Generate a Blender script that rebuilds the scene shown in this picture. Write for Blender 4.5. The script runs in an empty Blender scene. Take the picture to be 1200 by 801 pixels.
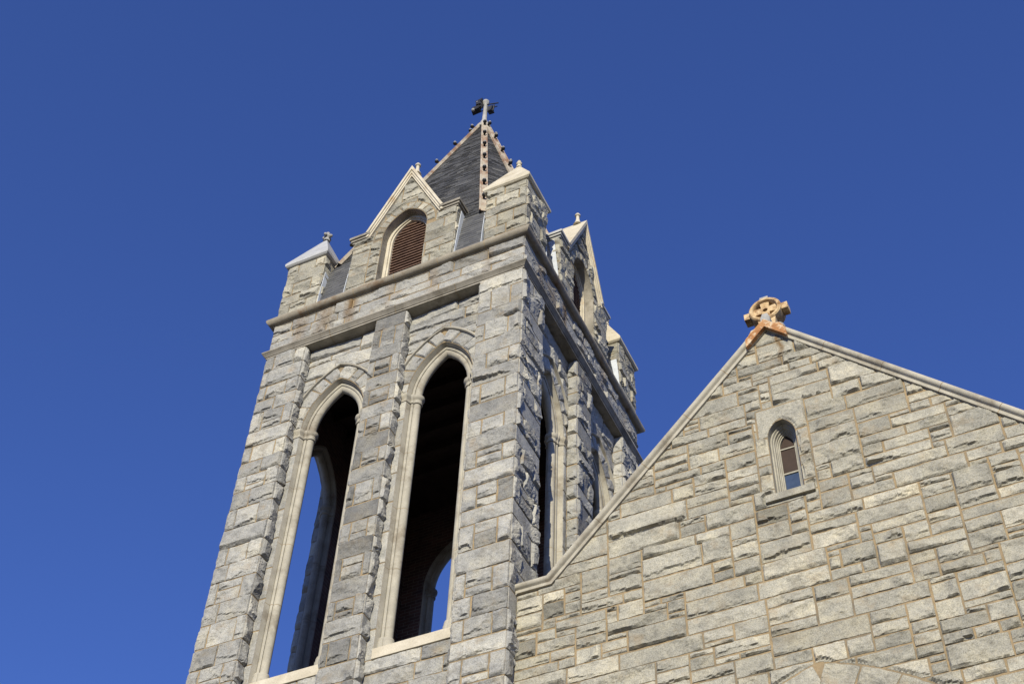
import bpy, math, random
import numpy as np
from mathutils import Vector, Matrix

S = bpy.context.scene
Z0 = 21.8                      # the tower's string course stands 21.8 m above the ground
# ------------------------------------------------------------------ camera
def build_camera():
    rx, ry, rz = 0.8712182869658197, 0.05320278518550516, 0.48542204253457355
    right = Vector((1, 0, 0)); fwd = Vector((0, math.cos(rx), math.sin(rx))); up = Vector((0, -math.sin(rx), math.cos(rx)))
    R = Matrix.Rotation(rz, 3, 'Z'); right, fwd, up = R @ right, R @ fwd, R @ up
    c, s = math.cos(ry), math.sin(ry)
    r2 = c * right + s * up; u2= -s * right + c * up
    cam = bpy.data.cameras.new('camera'); o = bpy.data.objects.new('camera', cam); S.collection.objects.link(o)
    M = Matrix((r2, u2, -fwd)).transposed().to_4x4()
    M.translation = Vector((7.00769, -13.559406, -20.198154 + Z0))
    o.matrix_world = M
    cam.sensor_width = 36; cam.sensor_fit = 'HORIZONTAL'; cam.lens = 1709.244 / 1200 * 36
    cam.clip_start = .1; cam.clip_end = 6000
    S.camera = o
build_camera()
# ------------------------------------------------------------------ light
SUN_AZ, SUN_EL = 16.5, 24.0     # degrees right of the facade's normal, degrees above the horizon
a, e = math.radians(SUN_AZ), math.radians(SUN_EL)
SUN_DIR = Vector((math.sin(a) * math.cos(e), -math.cos(a) * math.cos(e), math.sin(e)))
W_ = bpy.data.worlds.new("World"); S.world = W_; W_.use_nodes = True
nt = W_.node_tree; nt.nodes.clear()
sky = nt.nodes.new('ShaderNodeTexSky'); sky.sky_type = 'NISHITA'; sky.sun_disc = False
sky.sun_elevation = e; sky.sun_rotation = math.atan2(SUN_DIR.x, SUN_DIR.y)
sky.altitude = 0; sky.air_density = 1.0; sky.dust_density = 0.0; sky.ozone_density = 10.0
bg = nt.nodes.new('ShaderNodeBackground'); bg.inputs['Strength'].default_value = 0.127
ow = nt.nodes.new('ShaderNodeOutputWorld')
wb = nt.nodes.new('ShaderNodeMix'); wb.data_type = 'RGBA'; wb.blend_type = 'MULTIPLY'; wb.inputs[0].default_value = 1; wb.inputs[7].default_value = (1.15, .91, 1.15, 1)   # the photograph's white balance
nt.links.new(sky.outputs[0], wb.inputs[6]); nt.links.new(wb.outputs[2], bg.inputs[0]); nt.links.new(bg.outputs[0], ow.inputs[0])
sl = bpy.data.lights.new('sun', 'SUN'); sl.energy = 5.0; sl.angle = math.radians(.5); sl.color = (1, .925, .74)
so = bpy.data.objects.new('sun', sl); S.collection.objects.link(so)
so.rotation_euler = SUN_DIR.to_track_quat('Z', 'Y').to_euler(); so.location = (20, -60, 60)
S.view_settings.view_transform = 'Standard'; S.view_settings.look = 'None'
S.view_settings.exposure = 0.3; S.view_settings.gamma = 1.0; S.view_settings.use_curve_mapping = False
S.render.engine = 'CYCLES'
S.cycles.max_bounces = 6; S.cycles.diffuse_bounces = 4

# ------------------------------------------------------------------ materials
def mat(name):
    m = bpy.data.materials.new(name); m.use_nodes = True
    n = m.node_tree.nodes; n.clear()
    out = n.new('ShaderNodeOutputMaterial'); p = n.new('ShaderNodeBsdfPrincipled')
    m.node_tree.links.new(p.outputs[0], out.inputs[0])
    return m, m.node_tree, p
def N(t, k, **kw):
    x = t.nodes.new('ShaderNode' + k)
    for a_, v in kw.items():
        if a_ in x.inputs: x.inputs[a_].default_value = v
        else: setattr(x, a_, v)
    return x
def ramp(t, fac, stops):
    r = t.nodes.new('ShaderNodeValToRGB'); el = r.color_ramp.elements
    while len(el) < len(stops): el.new(.5)
    for q, (p_, c_) in zip(el, stops):
        q.position = p_; q.color = (*c_, 1) if len(c_) == 3 else c_
    t.links.new(fac, r.inputs[0]); return r.outputs[0]
def noise(t, scale, detail=4, rough=.6, vec=None, stretch=None):
    x = N(t, 'TexNoise'); x.inputs['Scale'].default_value = scale; x.inputs['Detail'].default_value = detail
    x.inputs['Roughness'].default_value = rough
    tc = N(t, 'TexCoord'); v = tc.outputs['Object']
    if stretch:
        mp = N(t, 'Mapping'); mp.inputs['Scale'].default_value = stretch; t.links.new(v, mp.inputs[0]); v = mp.outputs[0]
    t.links.new(v, x.inputs['Vector']); return x.outputs['Fac']
def mix(t, a_, b_, fac, mode='MIX'):
    m = t.nodes.new('ShaderNodeMix'); m.data_type = 'RGBA'; m.blend_type = mode
    for s_, i in ((fac, 0), (a_, 6), (b_, 7)):
        if hasattr(s_, 'is_linked'): t.links.new(s_, m.inputs[i])
        elif i == 0: m.inputs[0].default_value = s_
        else: m.inputs[i].default_value = (*s_, 1)
    return m.outputs[2]
def attr(t, name):
    x = t.nodes.new('ShaderNodeAttribute'); x.attribute_name = name; return x.outputs['Fac']
def bump(t, p, h, strength, dist):
    b = t.nodes.new('ShaderNodeBump'); b.inputs['Strength'].default_value = strength; b.inputs['Distance'].default_value = dist
    t.links.new(h, b.inputs['Height']); t.links.new(b.outputs[0], p.inputs['Normal'])

def granite(name, dark, mid, light, cream, stain_col=(.15, .095, .042), iron=(.27, .20, .115)):
    m, t, p = mat(name)
    c = ramp(t, attr(t, 'tone'), [(0, dark), (.35, mid), (.75, light), (1, cream)])
    sp = ramp(t, noise(t, 75, 3, .75), [(.34, (.42, .42, .42)), (.5, (1, 1, 1)), (.68, (1.32, 1.31, 1.28))])
    c = mix(t, c, sp, .75, 'MULTIPLY')
    sp2 = ramp(t, noise(t, 9, 6, .7), [(.30, (.66, .65, .63)), (.5, (1, 1, 1)), (.7, (1.14, 1.12, 1.08))])
    c = mix(t, c, sp2, .8, 'MULTIPLY')
    # every block has its own veining and iron staining
    def per_block(sc, det, k):
        x = N(t, 'TexNoise'); x.noise_dimensions = '4D'; x.inputs['Scale'].default_value = sc; x.inputs['Detail'].default_value = det; x.inputs['Roughness'].default_value = .65
        tc = N(t, 'TexCoord'); t.links.new(tc.outputs['Object'], x.inputs['Vector']); t.links.new(scale(t, attr(t, 'tone'), k), x.inputs['W']); return x.outputs['Fac']
    c = mix(t, c, ramp(t, per_block(2.6, 3, 37.), [(.32, (.72, .73, .75)), (.5, (1, 1, 1)), (.68, (1.2, 1.16, 1.06))]), .9, 'MULTIPLY')
    c = mix(t, c, iron, scale(t, ramp(t, per_block(3.4, 6, 61.), [(.56, (0, 0, 0)), (.70, (1, 1, 1))]), .5))
    # lichen and grime patches, each with its own outline
    g = ramp(t, noise(t, 1.7, 9, .68), [(.55, (0, 0, 0)), (.68, (1, 1, 1))])
    c = mix(t, c, (.19, .165, .12), scale(t, g, .5))
    st = N(t, 'Math', operation='MULTIPLY'); t.links.new(attr(t, 'stain'), st.inputs[0])
    t.links.new(ramp(t, noise(t, 5, 5, .6, stretch=(2.2, 2.2, .5)), [(.3, (.45, .45, .45)), (.55, (1, 1, 1))]), st.inputs[1])
    c = mix(t, c, stain_col, st.outputs[0])
    t.links.new(c, p.inputs['Base Color']); p.inputs['Roughness'].default_value = .85
    p.inputs['Specular IOR Level'].default_value = .3
    hb_ = N(t, 'Math', operation='MULTIPLY_ADD'); t.links.new(noise(t, 14, 5, .6), hb_.inputs[0]); hb_.inputs[1].default_value = 1.6; t.links.new(noise(t, 48, 6, .75), hb_.inputs[2])
    bump(t, p, hb_.outputs[0], .65, .014)
    return m
def scale(t, s_, k):
    x = N(t, 'Math', operation='MULTIPLY'); t.links.new(s_, x.inputs[0]); x.inputs[1].default_value = k; return x.outputs[0]
def plain(name, c1, c2, sc=6, rough=.8, bmp=.3, bsc=30, grime=None, gpos=(.5, .65), gk=.8, gsc=1.9, stretch=None, metallic=0):
    m, t, p = mat(name)
    c = ramp(t, noise(t, sc, 6, .65, stretch=stretch), [(.3, c1), (.7, c2)])
    c = mix(t, c, ramp(t, noise(t, 80, 3, .7), [(.3, (.7, .7, .7)), (.65, (1.15, 1.15, 1.15))]), .6, 'MULTIPLY')
    if grime:
        c = mix(t, c, grime, scale(t, ramp(t, noise(t, gsc, 9, .7), [(gpos[0], (0, 0, 0)), (gpos[1], (1, 1, 1))]), gk))
    t.links.new(c, p.inputs['Base Color']); p.inputs['Roughness'].default_value = rough
    p.inputs['Specular IOR Level'].default_value = .3; p.inputs['Metallic'].default_value = metallic
    bump(t, p, noise(t, bsc, 5, .65), bmp, .01)
    return m
M = {}
M['granite'] = granite('tower_granite', (.16, .158, .148), (.28, .276, .255), (.375, .368, .335), (.46, .437, .36))
M['granite_warm'] = granite('church_granite', (.155, .148, .12), (.27, .258, .212), (.37, .352, .288), (.47, .435, .34))
M['mortar'] = plain('ochre_mortar', (.20, .148, .082), (.32, .242, .142), 5, .95, .5, 50, (.11, .10, .08), (.47, .66), .75)
M['dressed'] = plain('dressed_limestone', (.28, .26, .21), (.42, .39, .315), 3, .85, .25, 40, (.16, .13, .09), (.52, .66), .7)
M['string'] = plain('weathered_stone', (.19, .175, .145), (.34, .31, .255), 2.5, .9, .35, 35, (.11, .095, .07), (.48, .64), .8)
M['gutter'] = plain('stained_stone', (.17, .15, .115), (.31, .275, .215), 2.2, .9, .4, 30, (.14, .08, .037), (.52, .64), .8)
M['cap'] = plain('cap_stone', (.38, .34, .25), (.54, .49, .38), 4, .8, .3, 30, (.30, .24, .15), (.55, .7), .6)
M['cream'] = plain('cream_coping', (.40, .355, .265), (.55, .50, .395), 4, .75, .25, 30, (.36, .23, .10), (.56, .68), .7)
M['rust'] = plain('rusty_metal', (.22, .085, .028), (.44, .23, .09), 6, .85, .5, 25, (.55, .46, .32), (.50, .60), .85, gsc=7)
M['rib'] = plain('hip_rib_metal', (.30, .26, .20), (.44, .39, .31), 3, .75, .3, 25, (.19, .095, .05), (.47, .58), .8, gsc=2.5)
M['ring'] = plain('stained_carving', (.38, .25, .11), (.60, .46, .28), 7, .85, .5, 25, (.17, .08, .032), (.48, .60), .8, gsc=6)
M['lead'] = plain('grey_lead', (.30, .305, .30), (.45, .45, .44), 4, .55, .2, 12, (.24, .24, .23), (.52, .7), .6)
M['zinc'] = plain('zinc_flashing', (.40, .43, .46), (.56, .59, .62), 5, .5, .2, 12)
M['knob'] = plain('grey_knob', (.21, .21, .20), (.38, .37, .35), 9, .8, .3, 25)
M['black'] = plain('black_metal', (.010, .010, .012), (.03, .03, .032), 8, .5, .2, 20)
M['louvre'] = plain('brown_louvre', (.08, .043, .028), (.17, .10, .068), 7, .7, .2, 30)
M['soot'] = plain('sooty_brick', (.05, .03, .025), (.10, .062, .05), 6, .95, .4, 20)
def brick_mat():
    m, t, p = mat('belfry_brick'); tc = N(t, 'TexCoord'); sx = N(t, 'SeparateXYZ'); cb = N(t, 'CombineXYZ'); ad = N(t, 'Math', operation='ADD')
    t.links.new(tc.outputs['Object'], sx.inputs[0]); t.links.new(sx.outputs[0], ad.inputs[0]); t.links.new(sx.outputs[1], ad.inputs[1])
    t.links.new(ad.outputs[0], cb.inputs[0]); t.links.new(sx.outputs[2], cb.inputs[1])
    b = N(t, 'TexBrick'); t.links.new(cb.outputs[0], b.inputs['Vector'])
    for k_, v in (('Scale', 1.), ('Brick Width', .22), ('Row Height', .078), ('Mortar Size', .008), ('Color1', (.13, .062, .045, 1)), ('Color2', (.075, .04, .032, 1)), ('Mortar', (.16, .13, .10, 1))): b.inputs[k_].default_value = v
    c = mix(t, b.outputs['Color'], ramp(t, noise(t, 1.5, 6, .7), [(.35, (.5, .5, .5)), (.65, (1.3, 1.25, 1.2))]), .8, 'MULTIPLY')
    t.links.new(c, p.inputs['Base Color']); p.inputs['Roughness'].default_value = .95; return m
M['soot'] = brick_mat()
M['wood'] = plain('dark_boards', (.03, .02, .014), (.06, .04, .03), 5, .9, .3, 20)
M['paint'] = plain('window_frame_paint', (.24, .225, .18), (.36, .34, .28), 6, .6, .15, 20, (.34, .30, .22), (.56, .7), .5)
M['ground'] = plain('paving', (.10, .095, .08), (.16, .15, .125), .6, .95, .2, 8)
def slate_mat():
    m, t, p = mat('slate')
    c = ramp(t, attr(t, 'tone'), [(0, (.040, .041, .043)), (.5, (.075, .076, .076)), (.9, (.115, .114, .108)), (1, (.16, .155, .14))])
    c = mix(t, c, ramp(t, noise(t, 3, 6, .7), [(.3, (.7, .7, .7)), (.7, (1.25, 1.22, 1.15))]), .7, 'MULTIPLY')
    t.links.new(c, p.inputs['Base Color']); p.inputs['Roughness'].default_value = .6
    bump(t, p, noise(t, 45, 4, .6), .3, .006)
    return m
M['slate'] = slate_mat()
def glass_mat(name, col, rough):
    m, t, p = mat(name)
    c = ramp(t, noise(t, 8, 5, .7), [(.35, tuple(.7 * v for v in col)), (.7, col)])
    t.links.new(c, p.inputs['Base Color']); p.inputs['Roughness'].default_value = rough
    p.inputs['Specular IOR Level'].default_value = .8; p.inputs['IOR'].default_value = 1.6
    bump(t, p, noise(t, 4, 2, .5), .05, .01)
    return m
M['glass'] = glass_mat('dark_glass', (.05, .07, .105), .06)
M['glass_dirty'] = glass_mat('dirty_glass', (.045, .028, .02), .6)
M['glass_dirty'].node_tree.nodes['Principled BSDF'].inputs['Specular IOR Level'].default_value = .15

# ------------------------------------------------------------------ noise
def _h(ix, iy, seed):
    n = (ix.astype(np.int64) * 374761393 + iy.astype(np.int64) * 668265263 + int(seed) * 974711) & 0x7fffffff
    n = ((n ^ (n >> 13)) * 1274126177) & 0x7fffffff
    return ((n ^ (n >> 16)) & 0xffff) / 65535.0
def vn(x, y, seed=0):
    ix, iy = np.floor(x), np.floor(y); fx, fy = x - ix, y - iy
    fx = fx * fx * (3 - 2 * fx); fy = fy * fy * (3 - 2 * fy)
    a_, b_ = _h(ix, iy, seed), _h(ix + 1, iy, seed); c_, d_ = _h(ix, iy + 1, seed), _h(ix + 1, iy + 1, seed)
    return (a_ * (1 - fx) + b_ * fx) * (1 - fy) + (c_ * (1 - fx) + d_ * fx) * fy * 1.0
def fbm(x, y, seed=0, o=3):
    r, am, tot = 0, 1, 0
    for i in range(o):
        r = r + am * vn(x * 2 ** i, y * 2 ** i, seed + 17 * i); tot += am; am *= .5
    return r / tot - .5

# ------------------------------------------------------------------ mesh accumulator
class MB:
    def __init__(s): s.v, s.q, s.qm, s.p, s.pm, s.n, s.t, s.st = [], [], [], [], [], 0, [], []
    def add(s, V, F, mi=0, tone=.5, stain=0.):
        V = np.asarray(V, float).reshape(-1, 3); b = s.n
        s.v.append(V); s.n += len(V)
        s.t.append(np.broadcast_to(np.asarray(tone, float), (len(V),)).copy()); s.st.append(np.broadcast_to(np.asarray(stain, float), (len(V),)).copy())
        if isinstance(F, np.ndarray) and F.ndim == 2 and F.shape[1] == 4:
            s.q.append(F + b); s.qm.append(np.broadcast_to(np.asarray(mi), (len(F),)))
        else:
            for f in F: s.p.append([i + b for i in f]); s.pm.append(mi)
    def grid(s, V, nu, nv, mi=0, tone=.5, keep=None, closed=False, stain=0.):
        i = np.arange(nu * nv).reshape(nu, nv)
        F = np.stack([i[:-1, :-1], i[1:, :-1], i[1:, 1:], i[:-1, 1:]], -1).reshape(-1, 4)
        if keep is not None: F = F[keep.reshape(-1)]
        s.add(V, F, mi, tone, stain)
    def box(s, f, u0, u1, d0, d1, z0, z1, mi=0, tone=.5):
        P = [f(u, d, z) for u in (u0, u1) for d in (d0, d1) for z in (z0, z1)]
        s.add(P, np.array([[0, 1, 3, 2], [4, 6, 7, 5], [0, 4, 5, 1], [2, 3, 7, 6], [0, 2, 6, 4], [1, 5, 7, 3]]), mi, tone)
    def prism(s, f, poly, d0, d1, mi=0, tone=.5):
        n = len(poly); V = [f(u, d0, z) for u, z in poly] + [f(u, d1, z) for u, z in poly]
        F = [list(range(n)), list(range(2 * n - 1, n - 1, -1))] + [[i, (i + 1) % n, (i + 1) % n + n, i + n] for i in range(n)]
        s.add(V, F, mi, tone)
    def lathe(s, c, prof, n=12, mi=0, axis=None, tone=.5):
        ang = np.arange(n + 1) * 2 * math.pi / n
        V = [(c[0] + r * math.cos(a_), c[1] + r * math.sin(a_), c[2] + z) for r, z in prof for a_ in ang]
        s.grid(V, len(prof), n + 1, mi, tone)
    def ball(s, c, r, mi=0, n=8, sq=(1, 1, 1), jit=0, rng=None):
        V = []
        for i in range(n + 1):
            ph = math.pi * i / n
            for j in range(n * 2 + 1):
                th = math.pi * j / n
                V.append((c[0] + sq[0] * r * math.sin(ph) * math.cos(th), c[1] + sq[1] * r * math.sin(ph) * math.sin(th), c[2] + sq[2] * r * math.cos(ph)))
        s.grid(V, n + 1, n * 2 + 1, mi)
    def tube(s, A, B, r0, r1=None, n=8, mi=0):
        A, B = Vector(A), Vector(B); r1 = r0 if r1 is None else r1
        d = (B - A).normalized(); x = d.orthogonal().normalized(); y = d.cross(x); V = []
        for P, r in ((A, 0), (A, r0), (B, r1), (B, 0)):
            for j in range(n + 1):
                t_ = 2 * math.pi * j / n; V.append(P + (x * math.cos(t_) + y * math.sin(t_)) * r)
        s.grid(V, 4, n + 1, mi)

WL = {}
def obj(name, mb, mats, parent=None, smooth=None, loc=None):
    V = np.concatenate(mb.v) + np.array([0, 0, Z0])
    base = np.array(WL[parent.name]) if parent else (np.array(loc) if loc is not None else np.zeros(3))
    V = V - base
    me = bpy.data.meshes.new(name)
    Q = np.concatenate(mb.q) if mb.q else np.zeros((0, 4), int); QM = np.concatenate(mb.qm) if mb.q else np.zeros(0, int)
    lens = np.concatenate([np.full(len(Q), 4), np.array([len(p) for p in mb.p], int)]).astype(np.int32)
    loops = np.concatenate([Q.reshape(-1)] + ([np.concatenate([np.array(p) for p in mb.p])] if mb.p else [])).astype(np.int32)
    me.vertices.add(len(V)); me.vertices.foreach_set('co', V.astype(np.float32).ravel())
    me.loops.add(len(loops)); me.loops.foreach_set('vertex_index', loops)
    me.polygons.add(len(lens)); st = np.zeros(len(lens), np.int32); st[1:] = np.cumsum(lens)[:-1]
    me.polygons.foreach_set('loop_start', st)
    me.polygons.foreach_set('material_index', np.concatenate([QM, np.array(mb.pm, int)]).astype(np.int32))
    for nm, arr in (('tone', mb.t), ('stain', mb.st)):
        at = me.attributes.new(nm, 'FLOAT', 'POINT'); at.data.foreach_set('value', np.concatenate(arr).astype(np.float32))
    me.update(calc_edges=True); me.validate()
    for m_ in (mats if isinstance(mats, (list, tuple)) else [mats]): me.materials.append(M[m_])
    if smooth:
        me.shade_smooth(); me.set_sharp_from_angle(angle=math.radians(smooth))
    else: me.shade_flat()
    o = bpy.data.objects.new(name, me); S.collection.objects.link(o)
    if parent: o.parent = parent; WL[o.name] = base
    else: o.location = base; WL[o.name] = base
    return o
def thing(name, label, cat, loc):
    o = bpy.data.objects.new(name, None); S.collection.objects.link(o); o.location = loc; o.empty_display_size = .5
    o['label'] = label; o['category'] = cat; WL[o.name] = np.array(loc, float); return o

# ------------------------------------------------------------------ masonry
rng = random.Random(11)
def patch(mb, fr, u0, u1, v0, v1, res=.02, cl=False, cr=False, amp=1., brk=.75, clip=None, joint=.008, tone=None, stain=None, ct=False, cb=False, bias=0.):
    """One rock-faced block: fr(u, v, h) places a point of the wall plane h metres proud of it."""
    w, hh = u1 - u0, v1 - v0
    j = lambda: joint * rng.uniform(.6, 1.45)
    ua, ub = u0 + (0 if cl else j()), u1 - (0 if cr else j()); va, vb = v0 + (0 if cb else j()), v1 - (0 if ct else j())
    if ub - ua < .02 or vb - va < .015: return
    nu, nv = max(3, int((ub - ua) / res) + 1), max(3, int((vb - va) / res) + 1)
    ed = min(.007, .2 * min(ub - ua, vb - va))
    us = np.concatenate([[ua], np.linspace(ua + ed, ub - ed, nu), [ub]]); vs = np.concatenate([[va], np.linspace(va + ed, vb - ed, nv), [vb]])
    U, V = np.meshgrid(us, vs, indexing='ij'); s_, t_ = U - ua, V - va; w, hh = ub - ua, vb - va
    sd = rng.randrange(1 << 20); ox = rng.uniform(0, 50)
    n1 = fbm(s_ * 6 + ox, t_ * 6 + ox, sd, 3); n2 = fbm(s_ * 22 + ox, t_ * 30, sd + 5, 3); n3 = fbm(s_ * 9 + ox, t_ * 4, sd + 9, 2)
    H = rng.uniform(.026, .060) * min(1, .45 + hh * 2)
    gz = rng.gauss(.02, .09); gx = rng.gauss(0, .05)
    h = H + gz * (t_ - hh / 2) + gx * (s_ - w / 2) + .034 * n1
    # a facet or two split off by the mason's chisel
    for _ in range(rng.choice((0, 1, 2, 2))):
        an = rng.uniform(0, 6.28); cx, cy = rng.uniform(.1, .9) * w, rng.uniform(.2, .9) * hh
        h = np.minimum(h, H + .006 - rng.uniform(.15, .5) * ((s_ - cx) * math.cos(an) + (t_ - cy) * math.sin(an)) + .012 * n2)
    over = 0.
    if rng.random() < brk:
        # broken lower arris: the face drops back along a jagged line
        jag = hh * rng.uniform(.06, .30) + .05 * n3 + .035 * n2 + rng.uniform(-.12, .12) * hh * (s_ / w - .5) * 2
        if rng.random() < .35:
            c0 = rng.uniform(0, 1) * w; jag = jag - np.abs(s_ - c0) * rng.uniform(.15, .5)
        lo = H * rng.uniform(.0, .5); low = lo + (np.clip(t_, 0, None) / np.maximum(jag, .02)) * H * rng.uniform(.1, .5) + .010 * n2
        k = np.clip((t_ - jag) / .010, 0, 1)
        lip = rng.uniform(0, .016) * np.exp(-np.clip(t_ - jag, 0, None) / .03)
        h = low * (1 - k) + (h + lip) * k
        over = k * np.clip(1 - (t_ - jag) / .035, 0, 1) * rng.uniform(.004, .02)
    ks = [rng.uniform(1.1, 3.) for _ in range(4)]
    for d, k_, c_ in ((s_, ks[0], cl), (w - s_, ks[1], cr), (t_, ks[2] * .8, cb), (hh - t_, ks[3], ct)):
        h = np.minimum(h, (.004 if not c_ else .006) + d * k_ * (1.3 if c_ else 1) + .012 * n2)
    h = (h + .015 * n2) * amp
    h = np.maximum(h, .009)
    # irregular outline of the block
    B = .006 * min(1, amp)
    U = U + B * (vn(V * 14 + ox, U * 0, sd + 2) - .5) * (0 if (cl and cr) else 1) * np.where((np.arange(len(us))[:, None] == 0) & cl | (np.arange(len(us))[:, None] == len(us) - 1) & cr, 0, 1)
    over = np.broadcast_to(over, V.shape).copy(); over[[0, -1]] = 0; over[:, [0, 1, -1]] = 0; V = V - np.minimum(over, t_ * .5)
    V = V + B * (vn(U * 14 + ox, V * 0, sd + 3) - .5)
    edge = np.zeros_like(h, bool)
    if not cl: edge[0] = 1
    if not cr: edge[-1] = 1
    if not cb: edge[:, 0] = 1
    if not ct: edge[:, -1] = 1
    h = np.where(edge, -.008, h)
    if cl: h[0] = np.where(edge[0], h[0], 0)
    if cr: h[-1] = np.where(edge[-1], h[-1], 0)
    keep = None
    if clip:
        ins, U2, V2 = clip(U, V)
        if ins.all(): return
        k4 = ins[:-1, :-1] & ins[1:, :-1] & ins[1:, 1:] & ins[:-1, 1:]
        if ins.any():
            U, V = np.where(ins, U2, U), np.where(ins, V2, V); h = np.where(ins, -.004, h); keep = ~k4
            near = ins.copy()
            for w_ in (.007, .012):
                n2_ = near.copy(); n2_[1:] |= near[:-1]; n2_[:-1] |= near[1:]; n2_[:, 1:] |= near[:, :-1]; n2_[:, :-1] |= near[:, 1:]
                h = np.where(n2_ & ~near, np.minimum(h, w_ + .002 * n2), h); near = n2_
    tn = tone if tone is not None else min(1, max(0, rng.gauss(.5 + bias, .16)))
    P = fr(U, V, h)
    sv = stain(U, V).ravel() if stain else 0.
    mb.grid(np.stack(P, -1).reshape(-1, 3), len(us), len(vs), 0, tn, keep, stain=sv)
def bed(mb, fr, u0, u1, v0, v1, clip=None, res=.05, h=.003, stain=None):
    """the mortar the blocks are bedded in, a sheet just behind their faces"""
    if clip is None and stain is None: us, vs = np.array([u0, u1]), np.array([v0, v1])
    else: us, vs = np.linspace(u0, u1, max(2, int((u1 - u0) / res) + 1)), np.linspace(v0, v1, max(2, int((v1 - v0) / res) + 1))
    U, V = np.meshgrid(us, vs, indexing='ij'); keep = None
    if clip:
        ins, U2, V2 = clip(U, V); k4 = ins[:-1, :-1] & ins[1:, :-1] & ins[1:, 1:] & ins[:-1, 1:]
        U, V = np.where(ins, U2, U), np.where(ins, V2, V); keep = ~k4
    mb.grid(np.stack(fr(U, V, np.full_like(U, h)), -1).reshape(-1, 3), len(us), len(vs), 1, .5, keep)
def ashlar(u0, u1, v0, v1, unit=.105, big=(22, 40, 24, 10), cmin=.13, amax=4.0, amin=1.5):
    """random-range ashlar: greedy fill of a grid of thin courses with blocks one to four courses tall"""
    rows = []; z = v1
    while z > v0 + unit * .6:
        h = unit * rng.uniform(.82, 1.2); rows.append((max(v0, z - h), z)); z -= h
    if rows[-1][0] > v0: rows[-1] = (v0, rows[-1][1])
    cw = .04; nc = max(1, int(round((u1 - u0) / cw))); cw = (u1 - u0) / nc
    occ = np.zeros((len(rows), nc), bool); out = []; ends = [set() for _ in range(len(rows) + 5)]
    for r in range(len(rows)):
        c = 0
        while c < nc:
            if occ[r, c]: c += 1; continue
            L = 0
            while c + L < nc and not occ[r, c + L]: L += 1
            k = rng.choices((1, 2, 3, 4), big)[0]; k = min(k, len(rows) - r)
            if L * cw < .3: k = min(k, 2)
            hgt = rows[r][1] - rows[r + k - 1][0]
            w = rng.uniform(max(cmin, hgt * amin), max(cmin * 1.8, min(1.25, hgt * amax)))
            n = max(2, int(w / cw)); n = min(n, L)
            if L - n < 5: n = L if L * cw < 1.3 else L // 2
            if n < L:          # keep the upright joints from running through
                for dn in (0, 3, -3, 5, -5):
                    if 4 <= n + dn <= L - 4 and not any(c + n + dn + q in ends[r] for q in (-1, 0, 1)): n += dn; break
            occ[r:r + k, c:c + n] = True
            ends[r + k] |= {c, c + n}
            out.append((u0 + c * cw, u0 + (c + n) * cw, rows[r + k - 1][0], rows[r][1])); c += n
    return out
def courses(v0, v1, s=1.):
    z, out, k = v1, [], rng.random() < .5
    while z > v0 + .02:
        h = s * (rng.uniform(.30, .42) if k else rng.uniform(.34, .50)); zz = z - h
        if zz < v0 + .15: zz = v0
        out.append((zz, z, k)); z = zz; k = not k
    return out
def pier_skin(mb, fr, u0, u1, cs, res, cl, cr, **kw):
    w = u1 - u0
    for z0, z1, full in cs:
        if full or w < .3:
            if w > .75 and rng.random() < .35:
                m_ = u0 + w * rng.uniform(.3, .7); patch(mb, fr, u0, m_, z0, z1, res, cl, False, **kw); patch(mb, fr, m_, u1, z0, z1, res, False, cr, **kw)
            else: patch(mb, fr, u0, u1, z0, z1, res, cl, cr, **kw)
        else:
            a_, b_ = u0 + w * rng.uniform(.18, .3), u1 - w * rng.uniform(.18, .32)
            patch(mb, fr, u0, a_, z0, z1, res, cl, False, **kw); patch(mb, fr, b_, u1, z0, z1, res, False, cr, **kw)
            if rng.random() < .6 and z1 - z0 > .33:
                m_ = z0 + (z1 - z0) * rng.choice((.32, .38, .6, .66)); patch(mb, fr, a_, b_, z0, m_, res, **kw); patch(mb, fr, a_, b_, m_, z1, res, **kw)
            else: patch(mb, fr, a_, b_, z0, z1, res, **kw)
    bed(mb, fr, u0, u1, cs[-1][0], cs[0][1])
def arch_clip(xc, zs, off, R, zb=-1e9):
    def f(U, V):
        sg = np.where(U >= xc, 1, -1); cx = xc - sg * off; dx, dz = U - cx, V - zs
        up = V >= zs; dist = np.hypot(dx, dz)
        ins = np.where(up, (dist < R - 1e-6) & (dx * sg > 0), np.abs(U - xc) < R - off - 1e-6) & (V > zb)
        k = R / np.maximum(dist, 1e-6)
        return ins, np.where(up, cx + dx * k, xc + sg * (R - off)), np.where(up, zs + dz * k, V)
    return f
def clips(*fs):
    def f(U, V):
        I = np.zeros(U.shape, bool); u, v = U, V
        for g in fs:
            i, u2, v2 = g(u, v); u, v = np.where(i, u2, u), np.where(i, v2, v); I |= i
        return I, u, v
    return f
def arch_pt(xc, zs, off, R, sgn, th): return xc - sgn * off + sgn * R * np.cos(th), zs + R * np.sin(th)
def voussoirs(mb, fr, xc, zs, off, R0, R1, n, res, clip=None, tmin=0., **kw):
    for sgn in (-1, 1):
        tm = math.acos(off / ((R0 + R1) / 2)); Rm = (R0 + R1) / 2
        cuts = [tmin + (tm - tmin) * (i + (rng.uniform(-.18, .18) if 0 < i < n else 0)) / n for i in range(n + 1)]
        def f2(u, v, h):
            th = u / Rm; R = R0 + v
            th = np.minimum(th, np.arccos(np.clip(off / R, -1, 1)))
            x, z = arch_pt(xc, zs, off, R, sgn, th); return fr(x, z, h)
        c2 = None
        if clip:
            def c2(u, v):
                x, z = arch_pt(xc, zs, off, R0 + v, sgn, u / Rm); i, _, _ = clip(x, z); return i, u, v
        for i in range(n): patch(mb, f2, cuts[i] * Rm, cuts[i + 1] * Rm, 0, R1 - R0, res, clip=c2, **kw)
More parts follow.
